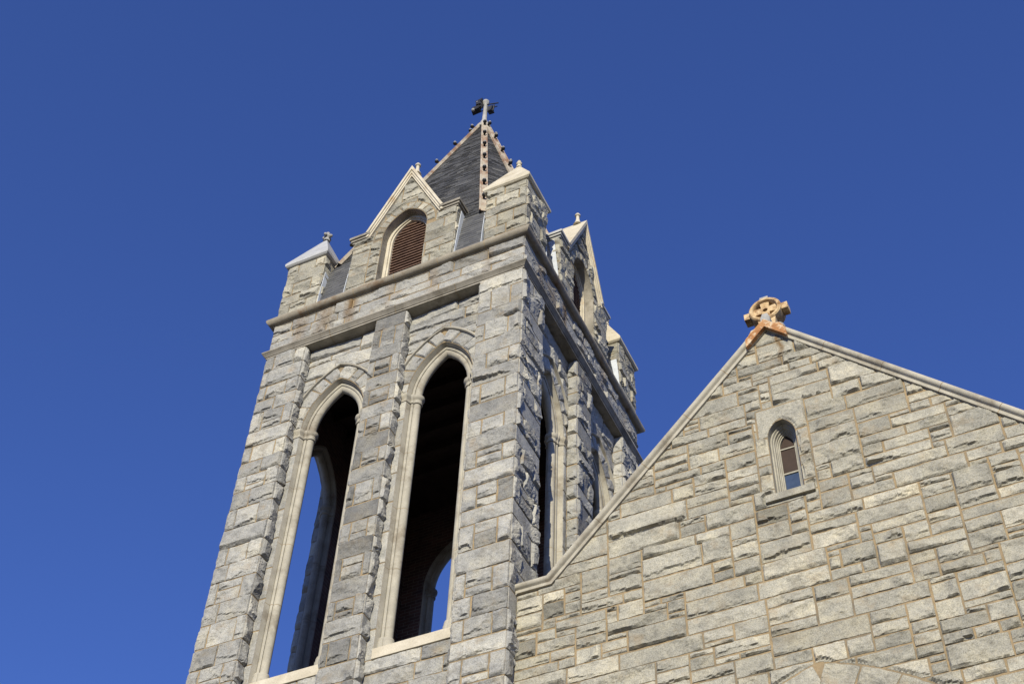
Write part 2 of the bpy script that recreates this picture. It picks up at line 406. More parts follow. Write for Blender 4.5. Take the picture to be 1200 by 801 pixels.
def sweep(mb, fr, prof, xc, zs, off, R, zb, disp=None, mi=0, joints=(), na=14, jm=1):
    """moulding profile (e towards the opening, d into the wall) up one jamb, round a pointed arch and down the other"""
    prof = np.array(prof, float); sec = []
    zz = [zb]
    for z in list(joints): zz += [z - .005, z + .005]
    zz.append(zs); zz = sorted(zz)
    for z in zz: sec.append(('j', -1, z))
    for i in range(1, na + 1): sec.append(('a', -1, i / na))
    for i in range(na, 0, -1): sec.append(('a', 1, i / na))
    for z in reversed(zz): sec.append(('j', 1, z))
    P = []; jt = []
    for k, sg, t_ in sec:
        r = R - prof[:, 0]
        if k == 'j': x = xc + sg * (r - off); z = np.full(len(prof), t_)
        else:
            tm = np.arccos(np.clip(off / r, -1, 1)); x, z = arch_pt(xc, zs, off, r, sg, tm * t_)
        P.append(np.stack(fr(x, z, -prof[:, 1]), -1))
    mb.grid(np.concatenate(P), len(sec), len(prof), mi)
    if joints:
        m_ = mb.qm[-1].copy().reshape(len(sec) - 1, len(prof) - 1)
        for i in range(len(sec) - 1):
            a_, b_ = sec[i], sec[i + 1]
            if a_[0] == 'j' and b_[0] == 'j' and abs(abs(a_[2] - b_[2]) - .01) < 1e-6: m_[i] = jm
        mb.qm[-1] = m_.reshape(-1)
def ring_band(mb, fr, prof, xc, half, zrows, mi=0, sides=(-1, 1)):
    """capital or base: the jamb profile pushed out along its normals, row by row"""
    prof = np.array(prof, float); t_ = np.gradient(prof, axis=0); n = np.stack([t_[:, 1], -t_[:, 0]], -1); n /= np.linalg.norm(n, axis=1)[:, None]
    for sg in sides:
        P = []
        for z, k in zrows:
            q = prof + n * k; P.append(np.stack(fr(xc + sg * (half - q[:, 0]), np.full(len(q), z), -q[:, 1]), -1))
        mb.grid(np.concatenate(P), len(zrows), len(prof), mi)
def slates(mb, A, B, C, D, exp=.088, wd=.19, lift=.011):
    """slate courses on the quad A-B (eave) C-D (top, C above B): one tilted plate per slate"""
    A, B, C, D = map(np.array, (A, B, C, D)); L = np.linalg.norm((C + D) / 2 - (A + B) / 2); n = max(1, int(L / exp))
    nrm = np.cross(B - A, D - A); nrm = nrm / np.linalg.norm(nrm)
    V, F, T = [], [], []
    for i in range(n):
        t0, t1 = i / n, min(1, (i + 1.0) / n)
        a0, b0, a1, b1 = A + (D - A) * t0, B + (C - B) * t0, A + (D - A) * t1, B + (C - B) * t1
        w = np.linalg.norm(b0 - a0); m_ = max(1, int(round(w / wd))); sh = .5 * (i % 2) / m_
        cuts = [0] + [min(1, max(0, (k + (rng.uniform(-.12, .12))) / m_ + sh)) for k in range(0 if i % 2 else 1, m_)] + [1]
        for k in range(len(cuts) - 1):
            c0, c1 = cuts[k], cuts[k + 1]
            if c1 - c0 < 1e-3: continue
            l = lift * rng.uniform(.6, 1.5); b = len(V); dz = rng.uniform(-.006, .006) * (D - A) / L
            V += [a0 + (b0 - a0) * c0 + nrm * 0, a0 + (b0 - a0) * c1, a0 + (b0 - a0) * c0 + nrm * l + dz, a0 + (b0 - a0) * c1 + nrm * l + dz, a1 + (b1 - a1) * c1 + nrm * .001, a1 + (b1 - a1) * c0 + nrm * .001]
            F += [[b, b + 1, b + 3, b + 2], [b + 2, b + 3, b + 4, b + 5]]; T += [min(1, max(0, rng.gauss(.45, .17)))] * 6
    mb.add(V, np.array(F), 0, np.array(T))

# ------------------------------------------------------------------ ground
g = MB(); n = 41; xs = np.sign(np.linspace(-1, 1, n)) * np.abs(np.linspace(-1, 1, n)) ** 3 * 3000
X, Y = np.meshgrid(xs, xs, indexing='ij'); g.grid(np.stack([X, Y, np.full_like(X, -Z0)], -1).reshape(-1, 3), n, n)
o = obj('ground', g, 'ground'); o['kind'] = 'structure'

# ------------------------------------------------------------------ bell tower
W, PA, PB, RD, T = 5.2, .828, .594, .20, .50
BC = (W - 2 * PA - PB) / 2
def face(k):
    def f(u, d, z):
        if k == 0: return (-W + u, d, z)
        if k == 1: return (-d, u, z)
        if k == 2: return (-u, W - d, z)
        return (-W + d, W - u, z)
    return f
def bc(x, y, z):
    x, y, z = np.broadcast_arrays(np.asarray(x, float), np.asarray(y, float), np.asarray(z, float)); return x, y, z
def front(k, d=0.):       # wall plane of face k at depth d: (u, v, h) -> xyz
    f = face(k); return lambda u, v, h: bc(*f(u, d - h, v))
def side(k, u0, sgn):     # return of a pier: s runs into the wall
    f = face(k); return lambda s_, v, h: bc(*f(u0 + sgn * h, s_, v))
FINE = {0: .02, 1: .022, 2: .09, 3: .06}
ZM = -9.6                 # below this nothing is in the picture
tower = thing('bell_tower', 'square grey granite bell tower with open pointed belfry arches and slate spire', 'bell tower', (-W / 2, W / 2, 0))
GM = ['granite', 'mortar']
def two(zt, zb): return [(courses(ZM, zt), 1.), (courses(zb, ZM), 4.)]
ZG = -Z0
for k in range(4):        # corner piers, between face k and face k+1
    k2 = (k + 1) % 4; mb = MB()
    for cs, c in two(-.07, ZG):
        f1, f2 = FINE[k] * c, FINE[k2] * c
        pier_skin(mb, front(k), W - PA, W, cs, f1, True, True)
        pier_skin(mb, front(k2), 0, PA, cs, f2, True, True)
        pier_skin(mb, side(k, W - PA, -1), 0, RD, cs, max(f1, .025), True, False)
        pier_skin(mb, side(k2, PA, 1), 0, RD, cs, max(f2, .025), True, False)
    obj('corner_pier', mb, GM, tower)
for k in range(4):        # slim piers between the two openings of a face
    mb = MB(); u0, u1 = W / 2 - PB / 2, W / 2 + PB / 2
    for cs, c in two(-.07, ZG):
        pier_skin(mb, front(k), u0, u1, cs, FINE[k] * c, True, True, bias=-.27)
        pier_skin(mb, side(k, u1, 1), 0, RD, cs, max(FINE[k] * c, .025), True, False)
        pier_skin(mb, side(k, u0, -1), 0, RD, cs, max(FINE[k] * c, .025), True, False)
    obj('central_pier', mb, GM, tower)
ZS, ZSILL = -2.13, -7.45; HO = BC / 2 - .13; RO = 2 * HO
def arc(c, r, a0, a1, n): return [(c[0] + r * math.cos(math.radians(a_)), c[1] + r * math.sin(math.radians(a_))) for a_ in np.linspace(a0, a1, n)]
PROF = [(0, .20), (.024, .275), (.028, .29)] + arc((.055, .312), .033, 190, 325, 7) + arc((.108, .37), .07, 205, 480, 16) + [(.07, .445), (.04, T), (.0, T)]
CAPP = [(-.125, .197), (-.004, .197)] + PROF[1:-1]
for k in range(4):
    for b in range(2):
        ub = PA + b * (BC + PB); uc = ub + BC / 2; fr = front(k, RD); res = FINE[k]; F = face(k)
        mb = MB()
        lim = lambda U, V, ub=ub: (np.logical_or(U < ub, U > ub + BC), np.clip(U, ub, ub + BC), V)
        voussoirs(mb, fr, uc, ZS, HO, RO, RO + .30, 5, res, clip=lim, amp=.75, brk=.5)
        for sg in (-1, 1):    # narrow dressed jamb stones
            z = ZS
            for z1 in [ZS - i * .62 for i in range(9)]:
                z0 = max(ZSILL - .19, z1 - .62)
                if sg < 0: patch(mb, fr, ub, ub + .13, z0, z1, res, False, True, amp=.3, brk=0)
                else: patch(mb, fr, ub + BC - .13, ub + BC, z0, z1, res, True, False, amp=.3, brk=0)
        cl = clips(arch_clip(uc, ZS, HO, RO + .305))
        for q in ashlar(ub, ub + BC, ZS, -.07, .13, (20, 45, 25, 0), .16, 4): patch(mb, fr, *q, res=res, clip=cl)
        bed(mb, fr, ub, ub + BC, ZS - 5.6, -.07, clip=arch_clip(uc, ZS, HO, RO))
        for q in ashlar(ub, ub + BC, ZM, ZSILL - .19, .13, (20, 45, 25, 0), .16, 4): patch(mb, fr, *q, res=res)
        for q in ashlar(ub, ub + BC, ZG, ZM, .3, (20, 45, 0, 0), .3, 4): patch(mb, fr, *q, res=.1)
        bed(mb, fr, ub, ub + BC, ZG, ZSILL - .19)
        wall = obj('bay_wall', mb, GM, tower)
        mb = MB(); jj = [ZSILL + .3 + i * 1.22 for i in range(1, 4)]
        sweep(mb, front(k), PROF, uc, ZS, HO, RO, ZSILL - .02, joints=jj)
        mm = mb.qm[-1]
        obj('arch_moulding', mb, ['dressed', 'mortar'], wall, smooth=40)
        for sg in (-1, 1):
            mb = MB(); ring_band(mb, front(k), CAPP, uc, HO, [(-2.33, .0), (-2.325, .02), (-2.30, .026), (-2.28, .012), (-2.24, .018), (-2.215, .042), (-2.19, .05), (-2.15, .05), (-2.135, .035), (-2.13, 0)], sides=(sg,))
            obj('capital', mb, 'dressed', wall, smooth=35)
            mb = MB(); ring_band(mb, front(k), PROF[2:-2], uc, HO, [(ZSILL - .02, .04), (-7.30, .04), (-7.27, .028), (-7.24, .03), (-7.21, .022), (-7.19, 0)], sides=(sg,))
            obj('shaft_base', mb, 'dressed', wall, smooth=35)
        mb = MB(); hp = [(-.275, .21), (-.285, .145), (-.30, .135), (-.325, .15), (-.345, .21)]
        th0 = math.acos((BC / 2 + HO) / (RO + .31)); sec = []
        for sg in (-1, 1):
            P = []
            for t_ in np.linspace(0, 1, 12):
                r = RO - np.array([q[0] for q in hp]); tm = np.arccos(HO / r); x, z = arch_pt(uc, ZS, HO, r, sg, th0 + (tm - th0) * t_)
                P.append(np.stack(front(k)(x, z, -np.array([q[1] for q in hp])), -1))
            mb.grid(np.concatenate(P), 12, len(hp))
        obj('hood_mould', mb, 'dressed', wall, smooth=40)
        mb = MB(); mb.prism(lambda u, d, z: F(d, u, z), [(.165, ZSILL - .19), (T, ZSILL - .19), (T, ZSILL + .06), (.32, ZSILL + .01), (.17, ZSILL - .01)], ub + .13, ub + BC - .002)
        obj('sill', mb, 'cream', wall)
# inside of the belfry
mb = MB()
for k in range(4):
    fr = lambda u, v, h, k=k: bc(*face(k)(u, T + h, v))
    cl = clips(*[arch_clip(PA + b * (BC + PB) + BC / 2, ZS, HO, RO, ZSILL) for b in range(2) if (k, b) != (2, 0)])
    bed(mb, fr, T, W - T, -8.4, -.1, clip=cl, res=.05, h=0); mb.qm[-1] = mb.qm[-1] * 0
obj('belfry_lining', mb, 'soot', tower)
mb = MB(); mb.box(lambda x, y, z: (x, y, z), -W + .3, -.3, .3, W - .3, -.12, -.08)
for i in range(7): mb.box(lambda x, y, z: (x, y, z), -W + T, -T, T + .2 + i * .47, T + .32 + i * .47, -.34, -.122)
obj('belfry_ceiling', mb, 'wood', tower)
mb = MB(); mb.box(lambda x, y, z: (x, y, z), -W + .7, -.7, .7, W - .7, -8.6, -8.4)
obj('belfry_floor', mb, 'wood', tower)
def ring_course(name, prof, mats, smooth=40, jl=()):
    """moulding (p proud of the wall, z) carried round the four faces with mitred corners"""
    mb = MB(); P = []
    for k in range(4):
        f = face(k)
        cuts = sorted([0, W] + [c for q in jl for c in (q - .006, q + .006)]) if jl else [0, W]
        for i, c in enumerate(cuts):
            for p, z in prof:
                uu = c - p if i == 0 else (c + p if i == len(cuts) - 1 else c)
                P.append(f(uu, -p, z))
    nc = len(cuts); mb.grid(P, len(P) // len(prof), len(prof))
    m_ = mb.qm[-1].copy().reshape(-1, len(prof) - 1)
    for i in range(len(m_)):
        if jl and (i % nc) % 2 == 1 and i % nc < nc - 1: m_[i] = 1
    mb.qm[-1] = m_.reshape(-1)
    # close the loop back to face 0
    return mb
PS = [(-.21, -.068), (.022, -.068), (.022, -.035), (.035, -.03), (.085, .045), (.092, .05), (.092, .078), (.06, .10), (-.02, .13)]
obj('string_course', ring_course('s', PS, None, jl=(1.35, 2.7, 3.9)), ['string', 'mortar'], tower, smooth=30)
mb = MB(); AG = W / 2
def fstain(k):
    def f(U, V):
        s_ = np.zeros_like(U)
        for c, w, a_ in ((1.68, .13, 1.), (1.15, .2, .6), (.62, .16, .55), (2.5, .1, .35), (3.4, .14, .45), (4.5, .1, .35)):
            s_ = np.maximum(s_, a_ * np.clip(1.3 - np.abs(U - c) / w, 0, 1))
        return s_ * np.clip(1.1 - (.85 - V) * .45, 0, 1)
    return f
for k in range(4):
    zs_ = [.13, .36, .58, .86]
    for i in range(3):
        u = 0
        while u < W - .01:
            w = rng.uniform(.35, 1.25); w = W - u if W - u - w < .3 else w
            if rng.random() < .25 and i == 1: pass
            patch(mb, front(k), u, u + w, zs_[i] if i else .125, zs_[i + 1], FINE[k], u == 0, abs(u + w - W) < .01, stain=fstain(k), brk=.6); u += w
    bed(mb, front(k), 0, W, .1, .9)
obj('frieze_wall', mb, GM, tower)
PG = [(-.05, .83), (.015, .83), (.015, .85), (.035, .855), (.035, .875)] + [(.045 + .095 * math.cos(a_), .965 + .095 * math.sin(a_)) for a_ in np.radians(np.linspace(-80, 100, 10))] + [(-.05, 1.075), (-.3, 1.085)]
obj('roll_cornice', ring_course('g', PG, None, jl=(.75, 1.75, 2.6, 3.5, 4.45)), ['gutter', 'mortar'], tower, smooth=50)
# pinnacles
def finial(c, s_=1., rich=True):
    mb = MB(); mb.lathe(c, [(0, -.02), (.09 * s_, -.02), (.075 * s_, .05 * s_), (.045 * s_, .09 * s_), (.05 * s_, .13 * s_), (.085 * s_, .16 * s_), (.085 * s_, .20 * s_), (.04 * s_, .24 * s_), (0, .25 * s_)], 10)
    if rich:
        for dx, dy in ((1, 0), (-1, 0), (0, 1), (0, -1)): mb.ball((c[0] + dx * .095 * s_, c[1] + dy * .095 * s_, c[2] + .17 * s_), .045 * s_, n=5)
    mb.ball((c[0], c[1], c[2] + .285 * s_), .055 * s_, n=6)
    return mb
ZP = 2.70
for k in range(4):
    k2 = (k + 1) % 4; mb = MB(); f = face(k); res = min(FINE[k], FINE[k2], .03)
    cs = courses(1.0, ZP, .8)
    pier_skin(mb, front(k), W - PA, W, cs, FINE[k], True, True, stain=None)
    pier_skin(mb, front(k2), 0, PA, cs, FINE[k2], True, True)
    pier_skin(mb, side(k, W - PA, -1), 0, PA, cs, res, True, True)
    pier_skin(mb, side(k2, PA, 1), 0, PA, cs, res, True, True)
    pin = obj('pinnacle', mb, ['granite_warm', 'mortar'], tower)
    mb = MB(); p = .075; u0, u1, d0, d1 = W - PA - p, W + p, -p, PA + p; uc, dc = W - PA / 2, PA / 2
    rings = [(.12, ZP - .015), (.03, ZP + .0), (.0, ZP + .03), (.0, ZP + .10)]
    P = []
    for t_, z in rings: P += [f(u0 + t_, d0 + t_, z), f(u1 - t_, d0 + t_, z), f(u1 - t_, d1 - t_, z), f(u0 + t_, d1 - t_, z), f(u0 + t_, d0 + t_, z)]
    P += [f(uc, dc, 3.98)] * 5
    mb.grid(P, 5, 5); o = obj('cap', mb, 'lead' if k == 3 else 'cap', pin)
    if k == 3: o['label'] = 'grey metal pinnacle cap with a blue cast'
    obj('finial', finial(f(uc, dc, 3.92), 0.85 if k == 3 else .68, k == 3), 'knob' if k == 3 else 'cap', pin, smooth=60)
    for ff, uu, sg in ((face(k), W - PA, -1), (face(k2), PA, 1)):
        mb = MB(); uo = uu + sg * .05      # lead flashing up the pinnacle's flank where the slates meet it
        mb.prism(lambda a_, u, z: ff(u, a_, z), [(-.03, 1.08), (.10, 1.08), (.26, 2.12), (.03, 2.16), (-.01, 1.6)], uo - .006, uo + .006)
        obj('flashing', mb, 'zinc', pin)
# gables on each face
HG, HC, ZK, ZA_ = 1.12, .85, 2.72, 4.67
for k in range(4):
    f = face(k); fr = front(k); res = FINE[k]; mb = MB(); uc = W / 2; sl_ = (ZA_ - .1 - ZK) / HC
    gcl = lambda U, V: ((V > ZK) & (V > ZA_ - .31 - np.abs(U - uc) * sl_), U, np.maximum(np.minimum(V, ZA_ - .31 - np.abs(U - uc) * sl_), np.minimum(V, ZK)))
    GH, GR = .48, .736; goff = GR - GH; gs = 2.55
    hole = arch_clip(uc, gs, goff, GR); holeo = arch_clip(uc, gs, goff, GR + .20)
    for q in ashlar(uc - HG, uc + HG, 1.03, 4.65, .14, (20, 45, 25, 0), .14, 3.5):
        patch(mb, fr, *q, res=res, clip=clips(gcl, holeo if q[3] > gs else hole), cl=abs(q[0] - uc + HG) < .01, cr=abs(q[1] - uc - HG) < .01)
    bed(mb, fr, uc - HG, uc + HG, 1.03, 4.65, clip=clips(gcl, hole))
    voussoirs(mb, fr, uc, gs, goff, GR, GR + .195, 6, res, amp=.7, brk=.3)
    cs = courses(1.0, ZK, .7)
    pier_skin(mb, side(k, uc + HG, 1), 0, .95, cs, max(res, .03), True, False)
    pier_skin(mb, side(k, uc - HG, -1), 0, .95, cs, max(res, .03), True, False)
    gab = obj('gable', mb, ['granite_warm', 'mortar'], tower)
    # reveal of the louvred opening
    mb = MB(); sweep(mb, fr, [(0, 0), (0, .30)], uc, gs, goff, GR, 1.03); obj('reveal', mb, 'string', gab, smooth=40)
    mb = MB()
    def cusp(t_): return .028 * max(0, math.sin(t_ * 3 * math.pi)) if t_ < 1 else 0
    for lay, (e0, e1, dd) in enumerate(((0, .065, .17), (.06, .10, .20))):
        prof = [(e0, .32), (e0, dd), (e1, dd), (e1, .32)]
        sweep(mb, fr, prof, uc, gs, goff, GR, 1.03, na=16)
    obj('louvre_frame', mb, 'cream', gab, smooth=35)
    mb = MB(); z = 1.1
    while z < 3.17:
        r = GR - .09
        hw = (GH - .09) if z < gs else max(0, math.sqrt(max(0, r * r - (z - gs) ** 2)) - goff)
        if hw > .03:
            V = []
            for d_, z_ in ((.235, z), (.235, z + .028), (.36, z + .115), (.36, z + .090)): V += [f(uc - hw, d_, z_), f(uc + hw, d_, z_)]
            mb.add(V, np.array([[0, 1, 3, 2], [2, 3, 5, 4], [4, 5, 7, 6], [6, 7, 1, 0]]))
        z += .088
    mb.prism(lambda u, d, z: f(u, d, z), [(uc - GH, 1.03), (uc + GH, 1.03), (uc + GH, gs), (uc + .25, 3.05), (uc, 3.23), (uc - .25, 3.05), (uc - GH, gs)], .40, .42)
    obj('louvre', mb, 'louvre', gab)
    mb = MB()
    for dz, th, d0 in ((0, .055, -.09), (-.05 * 2.6, .05, -.065), (-.092 * 2.6, .042, -.045)):
        # coping in steps: each strip lies under the one above
        za, ww = ZA_ + dz * .92, HC
        c0 = math.hypot(1, sl_) * th
        zf = ZK + .10 if dz == 0 else ZK - .02
        xo = (za - zf) / sl_; xi = (za - c0 - zf) / sl_
        mb.prism(f, [(uc - xo, zf), (uc, za), (uc + xo, zf), (uc + xi, zf), (uc, za - c0), (uc - xi, zf)], d0, .52 if dz == 0 else .03)
    obj('coping', mb, 'cream', gab)
    for sg in (-1, 1):
        mb = MB(); B = lambda a_, b_, d0, d1, z0, z1: mb.box(f, min(uc + sg * a_, uc + sg * b_), max(uc + sg * a_, uc + sg * b_), d0, d1, z0, z1)
        B(.76, 1.21, -.078, .56, ZK + .055, ZK + .12); B(.80, 1.185, -.05, .54, ZK + .0, ZK + .054); B(.80, 1.155, -.025, .52, ZK - .045, ZK - .001)
        a0, a1 = sorted((uc + sg * .80, uc + sg * 1.2)); am = (a0 + a1) / 2
        mb.add([f(a0, -.07, ZK + .121), f(a1, -.07, ZK + .121), f(a1, .55, ZK + .121), f(a0, .55, ZK + .121), f(am, .12, ZK + .32), f(am, .40, ZK + .32)], [[0, 1, 4], [1, 2, 5, 4], [2, 3, 5], [3, 0, 4, 5]])
        obj('kneeler', mb, 'lead' if (k == 1) else 'string', gab)
        mb = MB(); uo = uc + sg * (HG + .045)
        mb.prism(lambda a_, u, z: f(u, a_, z), [(-.02, 1.08), (.12, 1.08), (.33, 2.58), (.10, 2.62), (.02, 1.7)], uo - .006, uo + .006)
        obj('flashing', mb, 'zinc', gab)
    mb = MB(); c = f(uc, .12, ZA_ - .06)
    mb.lathe(c, [(0, 0), (.10, 0), (.055, .10), (.038, .2), (.034, .30), (.06, .32), (.06, .35), (.035, .36), (.04, .39), (0, .43)], 10)
    obj('finial', mb, 'cream', gab, smooth=50)
    mb = MB()              # little slated roof running back from the gable into the spire
    for sg in (-1, 1):
        A = f(uc + sg * .95, .5, ZK + .05); Bq = f(uc + sg * .95, 1.4, ZK + .05); Cq = f(uc, 2.0, ZA_ - .15); D = f(uc, .5, ZA_ - .15)
        slates(mb, *((A, Bq, Cq, D) if sg > 0 else (Bq, A, D, Cq)))
    mb.prism(f, [(uc - HG + .02, 1.03), (uc + HG - .02, 1.03), (uc + HG - .02, ZK), (uc - HG + .02, ZK)], .45, 1.0)
    obj('gable_roof', mb, 'slate', gab)
# spire
ZAP, KS, TH = 10.4, .363, math.radians(33.5); ZB = 2.5
def sp(az, z): R = KS * (ZAP - z); return np.array([-W / 2 + R * math.sin(az), W / 2 - R * math.cos(az), z])
AZ = [s_ * TH + q * math.pi / 2 for q in range(4) for s_ in (-1, 1)]
mb = MB()
ZC = 3.45
for i in range(8):
    j_ = (i + 1) % 8
    slates(mb, sp(AZ[i], ZC), sp(AZ[j_], ZC), sp(AZ[j_], ZAP - .35), sp(AZ[i], ZAP - .35))
    if i % 2: slates(mb, sp(AZ[i], ZB), sp(AZ[j_], ZB), sp(AZ[j_], ZC), sp(AZ[i], ZC))
    else:          # beside the gable only
        def on(z, u, i=i): A, B = sp(AZ[i], z), sp(AZ[(i + 1) % 8], z); h_ = np.linalg.norm(B - A) / 2; return (A + B) / 2 + (B - A) / 2 * u / h_
        slates(mb, sp(AZ[i], ZB), on(ZB, -1.12), on(ZC, -.58), sp(AZ[i], ZC)); slates(mb, on(ZB, 1.12), sp(AZ[j_], ZB), sp(AZ[j_], ZC), on(ZC, .58))
hb = 2.6
cor = [np.array([-W / 2 + hb * a_, W / 2 + hb * b_, 1.0]) for a_, b_ in ((-1, -1), (1, -1), (1, 1), (-1, 1))]
for q in range(4):
    c0, c1 = cor[q], cor[(q + 1) % 4]
    mid = (c0 + c1) / 2; dr = (c1 - c0) / np.linalg.norm(c1 - c0); A_, B_ = sp(AZ[2 * q], ZB), sp(AZ[2 * q + 1], ZB); mt = (A_ + B_) / 2
    slates(mb, c0, mid - dr * 1.12, mt - dr * 1.12, A_, lift=.005); slates(mb, mid + dr * 1.12, c1, B_, mt + dr * 1.12, lift=.005)
    slates(mb, c1, c1 + (cor[(q + 2) % 4] - c1) * .01, sp(AZ[(2 * q + 2) % 8], ZB), sp(AZ[2 * q + 1], ZB))
roof = obj('spire_roof', mb, 'slate', tower)
for i, az in enumerate(AZ):
    mb = MB(); A, B = sp(az, ZB - .02), sp(az, ZAP - .3); rad = np.array([math.sin(az), -math.cos(az), 0]); tan = np.array([math.cos(az), math.sin(az), 0])
    w = .085; P = []
    for q, k_ in ((A, 1.), (B, .8)):
        for a_, b_ in ((-w * k_, -.03), (-w * k_, .045), (-w * k_ + .03, .05), (-w * k_ + .03, .03), (w * k_ - .03, .03), (w * k_ - .03, .05), (w * k_, .045), (w * k_, -.03)): P.append(q + tan * a_ + rad * b_)
    mb.grid(P, 2, 8); rib = obj('hip_rib', mb, 'rib', tower)
    nC = 7
    for j in range(nC):
        q = A + (B - A) * ((j + .78) / nC); mb = MB()
        mb.tube(q + rad * .02, q + rad * .09 + np.array([0, 0, .01]), .022, .03, 6, 0)
        mb.ball(q + rad * .115 + np.array([0, 0, .0]), .048, 0, 5, (1, 1, .75)); mb.ball(q + rad * .115 + np.array([0, 0, .05]), .036, 1, 5, (1, 1, .8))
        obj('crocket', mb, ['black', 'knob'], rib, smooth=60)
mb = MB(); cx, cy = -W / 2, W / 2
mb.lathe((cx, cy, ZAP - .42), [(0, -.03), (.185, -.03), (.19, .02), (.14, .12), (.10, .28), (.10, .30), (.062, .42), (.052, .85), (.050, 1.14), (.075, 1.19), (.088, 1.24), (.084, 1.30), (.045, 1.34), (0, 1.35)], 12)
obj('spire_finial', mb, 'knob', tower, smooth=50)

# fittings clamped round the tip of the spire
fit = thing('roof_fitting', 'small black metal fittings with thin rods clustered at the tip of the slate spire', 'fitting', (cx, cy, ZAP + .4 + Z0))
bx = lambda x, y, z: (cx + x, cy + y, ZAP + .13 + z)
for (x, y, z, a_, b_, c_) in ((-.13, -.08, .70, .09, .07, .06), (-.12, -.1, .52, .07, .08, .09), (-.2, -.1, .36, .10, .07, .07), (-.10, -.12, .43, .05, .05, .08), (.14, .02, .30, .06, .06, .10)):
    mb = MB(); r_ = random.Random(int(z * 100)); P = [bx(x + sx * a_ + r_.uniform(-.02, .02), y + sy * b_ + r_.uniform(-.02, .02), z + sz * c_ + r_.uniform(-.02, .02)) for sx in (-1, 1) for sy in (-1, 1) for sz in (-1, 1)]
    mb.add(P, np.array([[0, 1, 3, 2], [4, 6, 7, 5], [0, 4, 5, 1], [2, 3, 7, 6], [0, 2, 6, 4], [1, 5, 7, 3]]))
    obj('housing', mb, 'black', fit)
mb = MB(); mb.tube(bx(-.25, -.05, .64), bx(.34, .02, .50), .016); mb.tube(bx(-.2, .05, .48), bx(.30, .05, .42), .013); mb.tube(bx(.22, .03, .50), bx(.2, .03, .25), .02); mb.tube(bx(-.24, -.1, .3), bx(-.12, -.1, .72), .018)
obj('rod', mb, 'black', fit)
mb = MB(); mb.ball(bx(-.26, -.14, .33), .05, 0, 5); mb.ball(bx(-.16, -.13, .63), .04, 0, 5); obj('lens', mb, 'knob', fit)

# ------------------------------------------------------------------ church with the gable wall
YG = .26; XA, ZA, XE, ZE = 3.967, -3.417, .532, -7.146; XR = 2 * XA - XE; XW = 2 * XA
church = thing('church_building', 'warm grey granite church front with a steep coped gable and one small lancet window', 'church', (XA, YG + 8, 0))
slp = (ZA - ZE) / (XA - XE)
cf = lambda u, v, h: bc(u, YG - h, v)
top = lambda U: np.where((U < XE) | (U > XR), ZE, ZA - np.abs(U - XA) * slp)
gcl = lambda U, V: (V > top(U), U, np.minimum(V, top(U)))
wh, wr, ws = .196, .392, -5.655; woff = wr - wh; wx = 3.953
wcl = arch_clip(wx, ws, woff, wr, -6.84)
AR, AO, AS = 3.66, 1.05, -12.98
acl = arch_clip(XA, AS, AO, AR)
def rstain(U, V):
    s_ = 1.0 * np.clip(1.3 - np.abs(U - 4.13 - .03 * np.sin(V * 14)) / .045, 0, 1) * np.clip((V + 4.35) * 3, 0, 1) + .5 * np.clip(1.2 - np.abs(U - 3.75) / .1, 0, 1) * np.clip((V + 3.95) * 3, 0, 1)
    return np.clip(s_, 0, 1)
mb = MB(); ZL = -10.9
lint = [(3.62, 4.33, -5.62, -5.06)]
lcl = lambda U, V: (((U > 3.62) & (U < 4.33) & (V > -5.62) & (V < -5.06)), np.where(np.minimum(U - 3.62, 4.33 - U) < np.minimum(V + 5.62, -5.06 - V), np.where(U < 3.97, 3.62, 4.33), U), np.where(np.minimum(U - 3.62, 4.33 - U) < np.minimum(V + 5.62, -5.06 - V), V, np.where(V < -5.34, -5.62, -5.06)))
tail = lambda U, V: (((U > 3.62) & (U < 4.29) & (V > -6.84) & (V < -6.69)), U, np.where(V > -6.765, -6.69, -6.84))
def kneel(U, V): return V > -99, U, V
for q in ashlar(0, XW, ZL, -3.45, .089, (24, 44, 25, 7), .16, 4.4, 1.5):
    tn = min(1, max(0, rng.gauss(.52, .15)))
    patch(mb, cf, *q, res=.0205, clip=clips(gcl, lcl, tail, wcl, acl), tone=tn, stain=rstain if q[3] > -4.6 else None, brk=.85)
patch(mb, cf, 3.62, 4.33, -5.62, -5.06, .02, clip=wcl, tone=.62, brk=0, amp=.8)
voussoirs(mb, cf, XA, AS, AO, AR - .42, AR - .005, 8, .022, amp=1.0, brk=.4, tmin=.2)
bed(mb, cf, 0, XW, ZL, -3.43, clip=clips(gcl, wcl, arch_clip(XA, AS, AO, AR - .42)))
for q in ashlar(0, XW, ZG, ZL, .3, (20, 45, 0, 0), .3, 4): patch(mb, cf, *q, res=.1, clip=acl)
bed(mb, cf, 0, XW, ZG, ZL, clip=arch_clip(XA, AS, AO, AR - .42), res=.1)
wall = obj('gable_wall', mb, ['granite_warm', 'mortar'], church)
# coping: roll on top of a fillet, in stones
mb = MB(); ln = math.hypot(1, slp)
def cop(path, prof):
    """path in (x, z), prof in (n above the wall's edge, p proud of the wall)"""
    P = []; pts = np.array(path)
    for i, q in enumerate(pts):
        d0 = pts[i] - pts[i - 1] if i else pts[1] - pts[0]; d1 = pts[i + 1] - pts[i] if i < len(pts) - 1 else d0
        n0, n1 = np.array([-d0[1], d0[0]]) / np.linalg.norm(d0), np.array([-d1[1], d1[0]]) / np.linalg.norm(d1)
        m_ = n0 + n1; m_ = m_ / (m_ @ n0)
        for a_, p in prof: P.append((q[0] + m_[0] * a_, YG - p, q[1] + m_[1] * a_))
    mb.grid(P, len(pts), len(prof)); m_ = mb.qm[-1].copy().reshape(len(pts) - 1, -1)
    for i in range(len(pts) - 1):
        if np.linalg.norm(pts[i + 1] - pts[i]) < .02: m_[i] = 1
    mb.qm[-1] = m_.reshape(-1)
